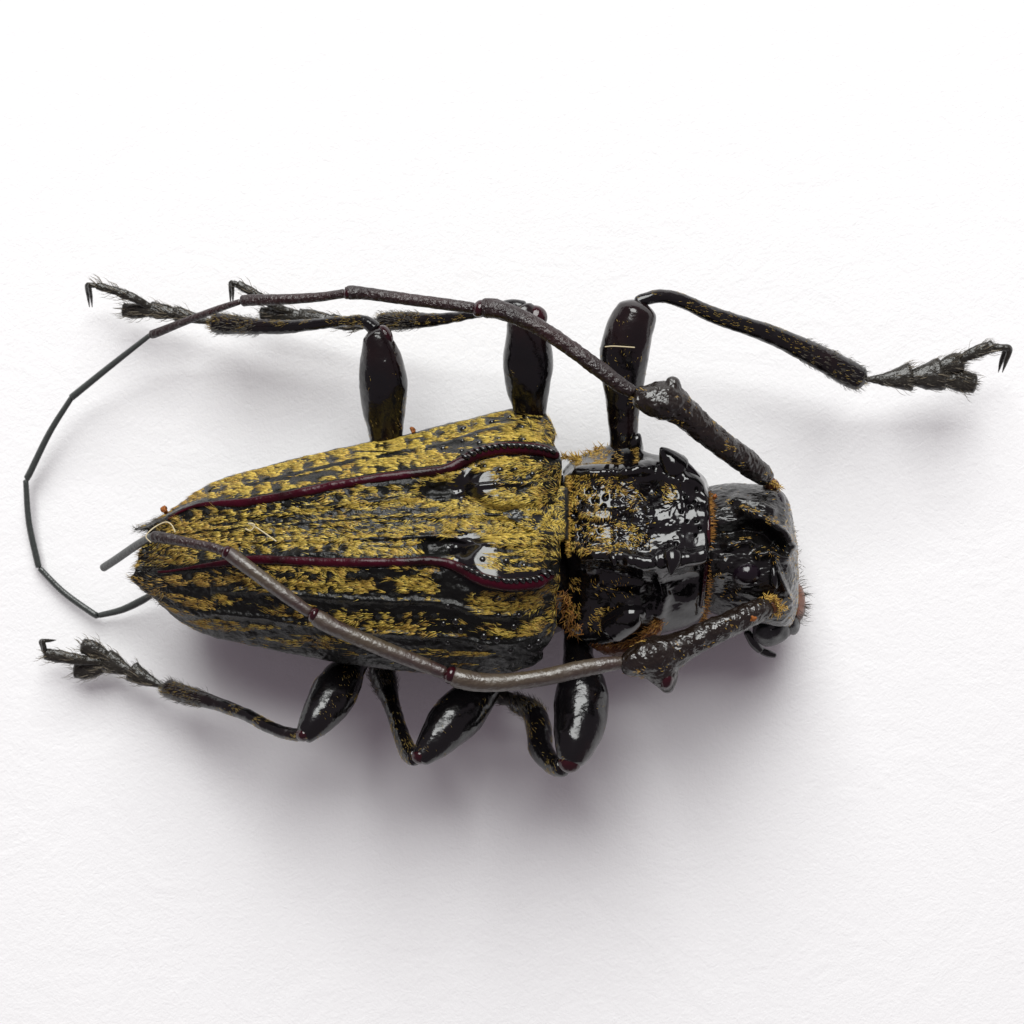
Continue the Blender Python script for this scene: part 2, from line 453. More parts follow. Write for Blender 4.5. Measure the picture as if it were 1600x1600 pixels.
STRIP = [(722, 884), (760, 897), (800, 903), (848, 900)]
def elytron_disp(U, V, Z):
    d = (fbm(np.stack([U / 26, V / 12, Z * 0], -1), 11, 4) - 0.5) * 6
    d += (fbm(np.stack([U / 9, V / 7, Z * 0], -1), 15, 3) - 0.5) * 3
    calm = np.maximum(np.exp(-(np.hypot((U - 745) / 36, (V - 757) / 28)) ** 4), np.exp(-(np.hypot((U - 745) / 38, (V - 862) / 32)) ** 4))
    calm = np.maximum(calm, np.exp(-(seg_dist(U, V, STRIP) / 13) ** 4))
    d *= 1 - 0.88 * calm
    # shoulder humps beside the scutellum, hollows behind them
    for (cu, cv, h) in ((806, 757, 17), (800, 878, 17)):
        q = np.hypot(np.minimum(U - cu, 0) / 86, (V - cv) / (44 if cv < 800 else 48))
        a = 1 - sst(q, 0.66, 1.0)
        b = np.exp(-(np.clip(U - cu - 20, 0, None) / 45) ** 2)
        d += h * a * b
    d += bump_at(U, V, [(672, 768), (722, 772)], -13, 16) + bump_at(U, V, [(672, 856), (712, 852)], -12, 14)
    # faint raised lines running the length of each wing case
    inside = (U > 330) & (U < 830)
    for t in (0.42,):
        d += 4.5 * np.exp(-((V - ((1 - t) * tab(U, EDGE_T) + t * tab(U, CAR_T))) / 4) ** 2) * inside
    for t in (0.36, 0.66):
        d += 5 * np.exp(-((V - ((1 - t) * tab(U, CAR_B) + t * tab(U, EDGE_B))) / 5) ** 2) * inside
    for t in (0.55,):
        d += 3.5 * np.exp(-((V - ((1 - t) * tab(U, CAR_T) + t * tab(U, SUT))) / 4) ** 2) * inside
        d += 3.5 * np.exp(-((V - ((1 - t) * tab(U, CAR_B) + t * tab(U, SUT))) / 4) ** 2) * inside
    d += 3 * np.exp(-((V - tab(U, SUT)) / 7) ** 2)
    return d

# ---- tubercles: rows between the ridges
def tub_rows(side):
    out = []
    def row(A, B, t, u0, u1, step, r, jit=4.0, drop=0.06):
        u = u0
        while u < u1:
            if rng.random() > drop:
                uu = u + rng.normal(0, 3); v = (1 - t) * tab(uu, A) + t * tab(uu, B) + rng.normal(0, jit * 0.5)
                out.append((uu, float(v), r * rng.uniform(0.75, 1.2)))
            u += step * rng.uniform(0.7, 1.35)
    if side == "far":
        row(EDGE_T, CAR_T, 0.20, 560, 850, 27, 5.4); row(EDGE_T, CAR_T, 0.50, 640, 850, 26, 5.2); row(EDGE_T, CAR_T, 0.78, 600, 850, 30, 5.2)
        row(EDGE_T, CAR_T, 0.30, 330, 560, 30, 6.0); row(EDGE_T, CAR_T, 0.72, 330, 600, 30, 6.0)
        row(CAR_T, SUT, 0.30, 300, 690, 26, 6.2); pass
        pass
        for q in ((758, 728, 5), (782, 735, 5.5), (806, 733, 5), (832, 741, 5), (815, 757, 4.5), (775, 757, 4.5), (845, 720, 4.5)): out.append(q)
    else:
        row(SUT, CAR_B, 0.70, 300, 680, 27, 6.4); pass
        row(CAR_B, EDGE_B, 0.14, 300, 700, 28, 6.6); row(CAR_B, EDGE_B, 0.30, 300, 690, 30, 6.2)
        row(CAR_B, EDGE_B, 0.50, 330, 730, 34, 6.0); row(CAR_B, EDGE_B, 0.72, 330, 800, 40, 5.5)
        for q in ((754, 873, 5.5), (791, 877, 6), (819, 883, 6), (779, 935, 5.2), (802, 935, 5), (780, 962, 5), (812, 961, 5), (720, 985, 6),
                  (756, 994, 6.5), (777, 1000, 6.5), (803, 980, 6), (798, 1006, 6), (827, 1010, 5.5), (842, 1003, 6), (700, 948, 5.5), (693, 975, 5), (805, 945, 5)): out.append(q)
    keep = []
    for q in out:
        if all(math.hypot(q[0] - k[0], q[1] - k[1]) > 11 for k in keep): keep.append(q)
    return keep

def dome_mesh(material):
    ns, nr = 10, 4
    V = []; 
    for i in range(nr):
        a = i / nr * math.pi / 2
        for j in range(ns): V.append((math.cos(a) * math.cos(2 * math.pi * j / ns), math.cos(a) * math.sin(2 * math.pi * j / ns), math.sin(a)))
    V.append((0, 0, 1))
    F = [(i * ns + j, i * ns + (j + 1) % ns, (i + 1) * ns + (j + 1) % ns, (i + 1) * ns + j) for i in range(nr - 1) for j in range(ns)]
    F += [((nr - 1) * ns + j, (nr - 1) * ns + (j + 1) % ns, nr * ns) for j in range(ns)]
    me = bpy.data.meshes.new("tubercle"); me.from_pydata(V, [], F); me.materials.append(material)
    for p in me.polygons: p.use_smooth = True
    return me
DOME = dome_mesh(M["bead"]); DOME_DULL = dome_mesh(M["cuticle"])

def place_domes(name, spots, G, N, parent, height):
    flat = G.reshape(-1, 3); nf = N.reshape(-1, 3)
    for (u, v, r) in spots:
        vis = nf[:, 2] > 0.05
        d = (flat[:, 0] - u) ** 2 + (flat[:, 1] - v) ** 2 + (~vis) * 1e6
        k = int(d.argmin()); p = px(flat[k] - nf[k] * 1.0); nn = Vector(nf[k] * [1, -1, 1])
        o = bpy.data.objects.new(name, DOME if u > 690 else DOME_DULL)
        link(o, parent, p)
        o.rotation_mode = "QUATERNION"; o.rotation_quaternion = nn.to_track_quat("Z", "Y")
        f = (DCAM - flat[k][2] * S) / DCAM
        h = height if u > 690 else 0.4; r = r * (1.0 if u > 690 else 1.12)
        o.scale = (r * S * f, r * S * f, r * h * S * f)

def gold_mask(side, spots):
    sp = np.array(spots)
    def f(P):
        U, V = P[:, 0], P[:, 1]
        m = np.ones(len(P))
        ct, cb, st = tab(U, CAR_T), tab(U, CAR_B), tab(U, SUT)
        carw = np.where(U > 715, 12, 9)
        m *= (np.abs(V - ct) > carw) & (np.abs(V - cb) > carw)
        n1 = fbm(np.stack([U / 120, V / 7.5, U * 0], -1), 31, 4)     # long streaks
        n2 = fbm(np.stack([U / 22, V / 16, U * 0], -1), 41, 4)    # patches
        m *= sst(fbm(np.stack([U / 7, V / 4.5, U * 0], -1), 45, 3), 0.27, 0.41)       # fine mottled gaps in the coat
        if side == "far":
            lat = V < ct
            m *= np.where(lat, sst(n1, 0.26, 0.37) * sst(n2, 0.22, 0.33), sst(n1, 0.29, 0.39) * sst(n2, 0.22, 0.34))
            te = (V - tab(U, EDGE_T)) / (ct - tab(U, EDGE_T))
            m *= ~(lat & (np.abs(te - 0.43) < 0.06) & (U > 330) & (U < 800) & (n2 < 0.60))
            m *= ~(lat & (np.abs(te - 0.62) < 0.10) & (U > 455) & (U < 528))
            m *= te > 0.03
        else:
            lat = V > cb
            te = (V - cb) / (tab(U, EDGE_B) - cb)
            thr = np.clip(0.36 + 0.13 * te, 0.36, 0.49)  # sparser hair on the lower flank; part of the thinning imitates its shading
            m *= np.where(lat, sst(n1, thr - 0.04, thr + 0.06) * sst(n2, 0.29, 0.41), sst(n1, 0.29, 0.39) * sst(n2, 0.22, 0.34))
            m *= ~(lat & (np.abs(te - 0.40) < 0.05 + 0.05 * (n2 > 0.52))) & ~(lat & (np.abs(te - 0.70) < 0.05))
            m *= ~(lat & (te < 0.16) & (U > 690) & (U < 760)) 
            m *= ~(lat & (U > 690) & (U < 740) & (te < 0.5))
            m *= np.where(lat & (te > 0.9), 0.05, 1) * np.where(lat & (te > 0.78) & (U > 330), 0.45, 1)
        # dark bands beside the suture, black hollows behind the humps, bare shining backs of the humps
        sd = np.abs(V - st)
        dk = (sd < 17) & (sd > 5) & (U > 330) & (U < 690)
        m *= np.where(dk & (n1 < 0.60) & (n2 < 0.62), 0.03, 1)
        wb = 1 + 0.9 * (fbm(np.stack([U / 14, V / 10, U * 0], -1), 19, 3) - 0.5)
        m *= (sd > 2.6)
        m *= ~((np.hypot((U - 700) / 40, (V - 768) / 15) < 1) | (np.hypot((U - 693) / 34, (V - 855) / 17) < 1))
        m *= ~((np.hypot((U - 746) / 31, (V - 757) / 24) < wb) | (np.hypot((U - 742) / 31, (V - 860) / 28) < wb))
        m *= np.where((np.hypot((U - 822) / 12, (V - 766) / 7) < 1), 0, 1)
        m *= np.clip((seg_dist(U, V, STRIP) - 7) / 4, 0, 1)
        m *= np.where((U > 850), np.where(np.abs(V - 805) < 100, 0.3, 0.6), 1)  # hair thinned at the front base to imitate the shadow there
        m *= np.where((U < 275) & (V > st), 0.45, 1)
        for A, B, t, w in ((CAR_T, SUT, 0.52, 0.05), (CAR_B, SUT, 0.55, 0.05)):
            q = (V - ((1 - t) * tab(U, A) + t * tab(U, B))) / (tab(U, B) - tab(U, A))
            m *= np.where((np.abs(q) < w) & (U > 300) & (U < 720) & (n2 < 0.56), 0.05, 1)
        # bare rings round the tubercles
        for a in range(0, len(P), 4000):
            sl = slice(a, a + 4000)
            d = np.hypot(P[sl, 0][:, None] - sp[None, :, 0], P[sl, 1][:, None] - sp[None, :, 1]) / (sp[None, :, 2] * np.where(sp[None, :, 0] > 690, 1.25, 1.32) + rng.uniform(-1.0, 1.0, (len(P[sl]), 1)))
            m[sl] *= d.min(1) > 1
        return m
    return f

def hair_coat(name, G, N, n, mask, material, parent, base_ang=180, spread=38, lmin=8, lmax=15, wmin=1.1, wmax=1.9, lift=0.16, seed=51, stuff=True, vis_only=True, flat_hair=False):
    P, Nn = scatter(G, N, n, mask)
    if vis_only:
        k = Nn[:, 2] > -0.2; P, Nn = P[k], Nn[k]
    if len(P) < 3: return None
    swirl = (fbm(np.stack([P[:, 0] / 28, P[:, 1] / 18, P[:, 0] * 0], -1), seed, 3) - 0.5) * 2 * spread * 2.2
    ang = np.radians((base_ang(P) if callable(base_ang) else base_ang) + swirl + rng.normal(0, spread * 0.35, len(P)))
    D = np.stack([np.cos(ang), np.sin(ang), np.zeros(len(P))], 1)
    mb = MB()
    (down if flat_hair else hairs)(mb, P, Nn, D, rng.uniform(lmin, lmax, len(P)), rng.uniform(wmin, wmax, len(P)), np.abs(rng.normal(lift, 0.5 * lift, len(P))))
    o = mb.build(name, material, parent)
    if stuff: o["kind"] = "stuff"
    return o

ELY = {}
for side in ("far", "near"):
    G, N = net_surface(elytron_net(side), 520, 230 if side == "far" else 280, elytron_disp)
    root = net_obj("elytron", G, M["cuticle"], beetle)
    root["label"] = ("wing case with brighter gold hair, on the side of the long looping antenna" if side == "far"
                     else "darker wing case with the second antenna lying across it")
    ELY[side] = (G, N, root)
    root.data.materials.append(M["shell"])
    Gc4 = 0.25 * (G[:-1, :-1] + G[1:, :-1] + G[1:, 1:] + G[:-1, 1:])
    wob = 1 + 0.5 * (fbm(np.stack([Gc4[..., 0] / 12, Gc4[..., 1] / 9, Gc4[..., 0] * 0], -1), 19, 3) - 0.5)
    rimd = seg_dist(Gc4[..., 0], Gc4[..., 1], STRIP)
    bare = (rimd < 11) | (np.hypot((Gc4[..., 0] - 742) / 40, (Gc4[..., 1] - 757) / 30) < wob) | (np.hypot((Gc4[..., 0] - 740) / 40, (Gc4[..., 1] - 861) / 33) < wob)
    root.data.polygons.foreach_set("material_index", bare.astype(np.int32).ravel())
    # ridge
    pts = CAR_T if side == "far" else CAR_B
    fl3 = G.reshape(-1, 3); topside = N.reshape(-1, 3)[:, 2] > 0
    fl3 = fl3[topside]
    def surf_z(u, v):
        d = (fl3[:, 0] - u) ** 2 + (fl3[:, 1] - v) ** 2
        k = np.argpartition(d, 6)[:6]; return float(np.median(fl3[k, 2]))
    us = np.linspace(874 if side == "far" else 866, 262 if side == "far" else 246, 150)
    vs = smooth_tab(us, pts); zs = np.array([surf_z(a, b) for a, b in zip(us, vs)]); zs = np.convolve(np.pad(zs, 3, "edge"), np.ones(7) / 7, "valid") + 1.5
    wide = np.clip((us - 690) / 50, 0, 1); thin = np.clip((us - 250) / 130, 0.30, 1)
    rr = (7.0 + 3.0 * wide) * thin
    rr[:6] *= np.linspace(0.5, 1, 6)
    zs = np.where(us > 856, np.maximum(zs, zs[np.abs(us - 852).argmin()] - (us - 852) * 0.25), zs) + 2 * wide
    if side == "near": vs = vs + 0
    o, Gc, off = tube_obj("carina", np.stack([us, vs, zs], 1), rr, M["carina"], root, flat=0.62, ns=18, step=4, noise=(0.8, 12))
    # row of small backward teeth along the front of the ridge
    mb = MB()
    for k in range(15):
        u = 728 + k * 9.6 + rng.normal(0, 1)
        v = float(smooth_tab(np.array([u]), pts)[0]) + (-4.5 if side == "far" else -6.0)
        z = float(np.interp(u, us[::-1], zs[::-1])) + 5.5
        Gt, _ = tube_grid([(u + 5, v + 3, z - 3), (u, v, z + 1), (u - 8, v - 3.5, z + 1)], [3.8, 3.6, 0.7], ns=10, step=1.5)
        mb.grid(px(Gt), wrap=True)
    t = mb.build("denticle_row", M["bead"], root); t["kind"] = "stuff"
    spots = tub_rows(side)
    place_domes("tubercle", spots, G, N, root, 0.85)
    gm = gold_mask(side, spots)
    def share(P):
        U, V = P[:, 0], P[:, 1]
        p = 0.12 + 0.55 * np.clip((430 - U) / 170, 0, 1) + (0.35 if side == "near" else 0.0) * (V > tab(U, CAR_B)) + 0.25 * (V < tab(U, CAR_T)) * (U < 560)
        p += 0.9 * (fbm(np.stack([U / 50, V / 30, U * 0], -1), 57, 3) - 0.5) + 0.25 * (U > 845)
        return np.clip(p, 0, 0.95)
    hair_coat("gold_hair", G, N, 105000 if side == "far" else 125000, lambda P: gm(P) * (1 - share(P)), M["gold"], root, lmin=6, lmax=20, wmin=0.5, wmax=1.15, lift=0.06, spread=26, flat_hair=True)
    hair_coat("ochre_hair", G, N, 105000 if side == "far" else 125000, lambda P: gm(P) * share(P), M["ochre"], root, lmin=6, lmax=20, wmin=0.5, wmax=1.15, lift=0.06, spread=26, flat_hair=True)
    # sparse fine dark hairs over the blunt wing tips
    hair_coat("dark_hair", G, N, 9000, lambda P: 1.0 * (P[:, 0] < 262), M["dark_hair"], root, lmin=6, lmax=14, wmin=0.6, wmax=0.9, lift=0.45)

# ---- scutellum
sc_net = []
for t, zz in ((-1.15, -25), (-1, 0), (-0.5, 4), (0, 5), (0.5, 4), (1, 0), (1.15, -25)):
    row = []
    for u, hwid in ((786, 2), (800, 9), (818, 20), (840, 30), (862, 36), (884, 38), (890, 38)):
        zc = float(tab(u, ZC)) + 1 if u < 880 else 286
        row.append((u, 803 + hwid * t, zc + zz * min(1, hwid / 15) - (12 if u > 886 else 0)))
    sc_net.append(row)
Gs, Ns = net_surface(sc_net, 90, 80, lambda U, V, Z: (fbm(np.stack([U / 12, V / 9, Z * 0], -1), 8, 4) - 0.5) * 6)
scut = net_obj("scutellum", Gs, M["grey_shell"], beetle)
hair_coat("gold_hair", Gs, Ns, 3500, lambda P: ((fbm(np.stack([P[:, 0] / 18, P[:, 1] / 10, P[:, 0] * 0], -1), 77, 3) > 0.44) & (P[:, 0] < 884)).astype(float), M["gold"], scut, spread=55, lmin=6, lmax=12, wmin=0.6, wmax=1.0, lift=0.08)

# ---- underside
bu = np.array([242, 270, 320, 400, 500, 600, 700, 800, 860, 900, 960, 1020, 1080, 1120])
cv = np.array([868, 874, 876, 872, 868, 864, 860, 856, 854, 850, 850, 855, 860, 865])
hwid = np.array([30, 55, 82, 100, 120, 132, 140, 145, 135, 105, 115, 112, 88, 60])
ab, _, _ = tube_obj("abdomen", np.stack([bu, cv, np.full(len(bu), 136) - np.array([0]*len(bu))], 1), hwid, M["leg"], beetle, flat=0.9, ns=48, step=6, cap=0.3, noise=(3, 30))
me = ab.data
co = np.empty(len(me.vertices) * 3, np.float32); me.vertices.foreach_get("co", co); co = co.reshape(-1, 3)
wz = co[:, 2] + ab.location.z
wz = np.where(wz < 0.12, 0.12 + (wz - 0.12) * 0.95, wz)
co[:, 2] = np.maximum(wz, 0.004) - ab.location.z
me.vertices.foreach_set("co", co.ravel()); me.update()

# ---- pronotum
pu = [880, 888, 905, 930, 960, 985, 1010, 1035, 1060, 1090, 1106, 1112]
zd = [236, 268, 285, 293, 297, 301, 303, 305, 303, 300, 297, 268]
def prow(vs, zs): return [(u, v, z) for u, v, z in zip(pu, vs, zs)]
zd = np.array(zd, float)
pron_net = [
    prow([770, 770, 768, 765, 762, 760, 762, 765, 768, 775, 785, 790], [90] * 12),
    prow([738, 728, 716, 706, 694, 690, 709, 717, 724, 741, 758, 768], [170, 178, 182, 190, 205, 212, 222, 232, 232, 215, 200, 190]),
    prow([742, 736, 727, 722, 716, 714, 718, 722, 729, 746, 764, 774], zd - np.array([40, 40, 34, 40, 48, 50, 30, 14, 12, 18, 36, 40])),
    prow([750, 746, 739, 737, 737, 736, 737, 741, 750, 764, 774, 780], zd - 4),
    prow([775, 773, 770, 770, 770, 770, 768, 768, 772, 780, 790, 794], zd - 5),
    prow([804] * 12, zd - 4),
    prow([835, 836, 838, 838, 840, 842, 842, 842, 840, 838, 836, 835], zd - 5),
    prow([860, 862, 864, 866, 869, 873, 879, 882, 879, 874, 868, 862], zd - 5),
    prow([885, 890, 894, 898, 900, 904, 906, 906, 902, 898, 892, 888], zd - 52),
    prow([935, 940, 945, 950, 952, 952, 950, 948, 942, 936, 928, 920], zd - 92),
    prow([968, 985, 998, 1006, 1010, 1008, 1000, 990, 984, 974, 956, 945], [140] * 12),
    prow([950, 955, 960, 965, 965, 965, 960, 955, 950, 945, 930, 920], [70] * 12),
]
PITS = [(933, 760), (920, 768), (907, 777), (912, 785), (930, 782), (946, 777), (907, 794), (927, 795), (943, 792), (915, 812), (933, 816), (905, 821), (916, 827), (938, 829), (908, 834), (910, 843), (917, 851),
        (1088, 765), (1071, 776), (1085, 784), (1056, 787), (1078, 793), (1091, 792), (1073, 815), (1088, 814), (1093, 825), (1087, 836), (1056, 850), (898, 805), (925, 843), (947, 815), (1065, 800)]
def pron_disp(U, V, Z):
    top = np.clip((Z - 200) / 50, 0, 1)
    d = (fbm(np.stack([U / 34, V / 26, Z / 30], -1), 21, 2) - 0.5) * 5
    d += (0.5 - np.abs(fbm(np.stack([U / 16, V / 12, Z / 18], -1), 25, 3) - 0.5) * 2) * 2.2 * np.clip((Z - 215) / 60, 0.3, 1) * (U < 1070)
    d += (fbm(np.stack([U / 9, V / 9, Z / 12], -1), 23, 2) - 0.5) * 0.8
    d += bump_at(U, V, [(905, 737), (955, 735)], 8, 10, 4) + bump_at(U, V, [(966, 737), (1012, 729)], 8, 11, 4) + bump_at(U, V, [(1048, 728)], 6, 26, 3) + bump_at(U, V, [(1050, 725), (1092, 752)], 6, 13, 4)
    d += bump_at(U, V, [(912, 867), (957, 869)], 8, 10, 4) + bump_at(U, V, [(968, 872), (1014, 882)], 9, 12, 4) + bump_at(U, V, [(1050, 872)], 5, 26, 4) + bump_at(U, V, [(1055, 878), (1098, 868)], 5, 12, 4)
    d += bump_at(U, V, [(1000, 806), (1045, 802), (1095, 808)], 4, 20, 4) + bump_at(U, V, [(912, 801), (958, 808)], 6, 11, 4)
    d += bump_at(U, V, [(962, 735), (962, 875)], -3, 6) + 0
    d += bump_at(U, V, [(1018, 764)], -16, 18) + bump_at(U, V, [(1036, 842)], -3, 16) + bump_at(U, V, [(975, 808)], -12, 14)
    for kn in ((925, 740, 6, 11), (944, 736, 4, 8), (978, 737, 6, 9), (998, 732, 7, 10), (930, 868, 5, 9), (985, 876, 7, 10), (1004, 884, 6, 9), (1075, 752, 6, 10), (1078, 872, 5, 9)):
        d += kn[2] * np.exp(-(np.hypot(U - kn[0], V - kn[1]) / kn[3]) ** 2)
    d += bump_at(U, V, [(1000, 772), (1014, 800)], 6, 6) + bump_at(U, V, [(1002, 846), (1018, 816)], 6, 6) + bump_at(U, V, [(1066, 756), (1070, 792)], 4, 5) + bump_at(U, V, [(1030, 900), (1040, 930), (1030, 960)], 8, 9) + bump_at(U, V, [(940, 905), (1000, 915)], 6, 10)
    d += bump_at(U, V, [(985, 960)], 20, 20) + bump_at(U, V, [(1075, 940)], 6, 16)
    wr = fbm(np.stack([U / 11, V / 6, Z * 0], -1), 29, 2)
    d += np.where((U > 955) & (U < 1015) & (V > 755) & (V < 860), (np.abs(wr - 0.5) * 9 - 1.5), 0)
    for k, (a, b) in enumerate(PITS):
        r = (4.0 if a < 1000 else 2.6) * (0.75 + 0.5 * ((k * 7) % 10) / 10)
        d += -(4.0 + (k * 13 % 10) * 0.45) * np.exp(-(np.hypot((U - a) * (0.85 + 0.3 * (k % 3) / 2), V - b) / r) ** 3) * top
    return d
Gp, Np = net_surface(pron_net, 270, 420, pron_disp)
pron = net_obj("pronotum", Gp, M["shell"], beetle)
def pmask(P):
    U, V = P[:, 0], P[:, 1]
    n = fbm(np.stack([U / 18, V / 12, U * 0], -1), 61, 4)
    e = fbm(np.stack([U / 30, V / 22, U * 0], -1), 63, 3) - 0.5
    m = 0.95 * (1 - sst(U + e * 90, 925, 985)) * ((U > 884) & (V + e * 30 > 744) & (V + e * 30 < 864)) * sst(n, 0.30, 0.44)
    m = np.maximum(m, 0.8 * (1 - sst(U + e * 90, 985, 1035)) * ((U >= 930) & (V + e * 40 > 760) & (V + e * 40 < 860) & (np.abs(V - 806) > 9)) * sst(n, 0.42, 0.54))
    m = np.maximum(m, 0.8 * ((U > 895) & (U < 1000) & (V < 724) & (n > 0.40)))
    m = np.maximum(m, 0.6 * ((np.hypot((U - 958) / 42, (V - 970) / 26) < 1) & (n > 0.45)))
    m = np.maximum(m, 0.15 * ((U > 920) & (U < 990) & (V > 900) & (V < 930)))
    m = np.maximum(m, 0.5 * ((U > 1035) & (U < 1062) & (np.hypot(U - 1048, V - 772) < 14)))
    m = np.maximum(m, 0.7 * ((U < 905) & (V > 900) & (n > 0.42)))
    for a, b in PITS: m = m * (np.hypot(U - a, V - b) > 5.2)
    return m
hair_coat("gold_hair", Gp, Np, 22000, lambda P: pmask(P) * ((P[:, 1] > 742) & (P[:, 1] < 870)) * 0.65, M["gold"], pron, base_ang=170, spread=55, lmin=5, lmax=11, wmin=0.6, wmax=1.05, lift=0.1)
hair_coat("ochre_hair", Gp, Np, 26000, pmask, M["ochre"], pron, base_ang=lambda P: np.where(P[:, 1] > 900, 60, 170), spread=55, lmin=5, lmax=11, wmin=0.6, wmax=1.1, lift=0.1)

def spine(pts, rad, material, parent, name="spine", **kw): return tube_obj(name, roll(pts), rad, material, parent, ns=20, step=2.5, **kw)[0]
spine([(1062, 742, 282), (1050, 724, 298), (1039, 708, 308), (1032, 699, 308)], [30, 22, 11, 2], M["shell"], pron, noise=(1.2, 9))
spine([(1036, 706, 296), (1052, 716, 300), (1072, 731, 296), (1093, 748, 284)], [5, 9, 9, 4], M["shell"], pron, noise=(1, 9))
spine([(1075, 748, 278), (1062, 733, 290), (1050, 716, 296), (1044, 709, 296)], [15, 12, 7, 2], M["shell"], pron, noise=(1.2, 9))
spine([(970, 725, 195), (984, 706, 212), (994, 690, 240), (999, 677, 246)], [34, 22, 11, 2], M["shell"], pron, noise=(1.5, 9))
spine([(1052, 862, 292), (1051, 878, 303), (1050, 888, 304), (1049, 899, 300)], [22, 16, 8, 2], M["shell"], pron, noise=(1.2, 9))
spine([(955, 864, 290), (959, 874, 300), (961, 884, 298)], [9, 6, 1.5], M["shell"], pron)
spine([(948, 986, 185), (985, 965, 225), (1000, 958, 232), (1006, 966, 226)], [26, 22, 12, 3], M["shell"], pron, noise=(1.5, 9))
spine([(925, 1002, 120), (960, 1012, 135), (992, 1010, 150), (1020, 988, 168), (1035, 967, 180)], [10, 14, 14, 11, 5], M["tan"], pron, name="tan_fold", noise=(4, 8))

def fringe(name, line, n, ang, parent, material, lmin=7, lmax=13, w=(1.1, 1.8), lift=0.35, jit=3, sp=18):
    L = roll(line); k = rng.random(n) * (len(L) - 1)
    P = cr(L, k) + rng.normal(0, jit, (n, 3)) * [1, 0.3, 0.5]
    a = np.radians(ang + rng.normal(0, sp, n))
    D = np.stack([np.cos(a), np.sin(a), 0 * a], 1); Nn = np.tile([0, 0, 1.0], (n, 1)) + rng.normal(0, .15, (n, 3))
    mb = MB(); hairs(mb, P, Nn, D, rng.uniform(lmin, lmax, n), rng.uniform(*w, n), lift)
    o = mb.build(name, material, parent); o["kind"] = "stuff"; return o
fringe("fringe_hair", [(1106, 768, 262), (1109, 785, 278), (1110, 805, 286), (1110, 840, 285), (1109, 880, 268), (1106, 920, 235), (1100, 955, 195), (1096, 972, 170)], 430, 5, pron, M["orange"], 5, 11, w=(0.7, 1.1), jit=1.8, sp=25)
fringe("fringe_hair", [(893, 745, 265), (891, 770, 276), (890, 805, 280), (890, 840, 276), (893, 870, 262)], 240, 180, pron, M["ochre"], 5, 10, jit=2)
fringe("fringe_hair", [(882, 715, 215), (900, 716, 210), (925, 712, 205), (940, 700, 205)], 160, 200, pron, M["ochre"], 8, 15, jit=5, sp=45)
fringe("fringe_hair", [(880, 920, 235), (886, 945, 215), (892, 970, 190), (900, 990, 160)], 130, 120, pron, M["orange"], 9, 18, jit=7, sp=50)
fringe("fringe_hair", [(930, 1000, 130), (962, 1006, 152), (990, 1002, 168), (1018, 984, 182), (1034, 968, 190)], 260, 150, pron, M["orange"], 7, 14, w=(0.7, 1.2), jit=6, sp=30)
# front rim
rim, _, _ = tube_obj("front_rim", roll([(1101, 757, 215), (1104, 770, 268), (1106, 800, 290), (1107, 835, 290), (1105, 870, 275), (1101, 910, 240), (1096, 950, 190)]), [3, 3.5, 3.5, 3.5, 3.5, 3.5, 3], M["knee"], pron, ns=14)

# ---- head
hu = [1098, 1112, 1140, 1175, 1205, 1228, 1240, 1242]
def hrow(vs, zs, du=(0,) * 8): return [(u + d, v, z) for u, v, z, d in zip(hu, vs, zs, du)]
head_net = [
    hrow([785, 780, 775, 775, 780, 790, 800, 805], [90, 90, 90, 90, 90, 85, 80, 70], (0, 0, 0, 0, -4, -8, -12, -14)),
    hrow([765, 760, 756, 757, 762, 772, 784, 792], [180, 190, 198, 202, 202, 192, 160, 100], (0, 0, 0, 0, -2, -5, -9, -12)),
    hrow([778, 774, 770, 772, 778, 790, 803, 808], [235, 248, 256, 258, 255, 240, 200, 105], (0, 0, 0, 0, 0, 0, -4, -6)),
    hrow([806, 804, 802, 806, 812, 825, 836, 838], [265, 278, 284, 284, 280, 264, 216, 105], (0, 0, 0, 0, 0, 0, 0, 0)),
    hrow([845, 845, 848, 854, 862, 872, 880, 880], [270, 283, 288, 282, 276, 262, 214, 105], (0, 0, 0, 0, 1, 2, 4, 4)),
    hrow([885, 886, 890, 894, 900, 906, 912, 912], [252, 266, 272, 272, 266, 250, 200, 100], (0, 0, 0, 0, 0, 2, 5, 5)),
    hrow([920, 924, 930, 936, 942, 948, 952, 952], [212, 222, 232, 236, 230, 212, 172, 95], (0, 0, 0, 0, 0, 0, 2, 4)),
    hrow([950, 956, 964, 970, 975, 978, 978, 975], [150, 160, 168, 176, 172, 158, 126, 85], (0, 0, 0, 0, -2, -4, -6, -8)),
    hrow([940, 944, 950, 955, 958, 960, 958, 955], [80, 80, 80, 80, 78, 74, 66, 60], (0, 0, 0, 0, -4, -8, -12, -14)),
]
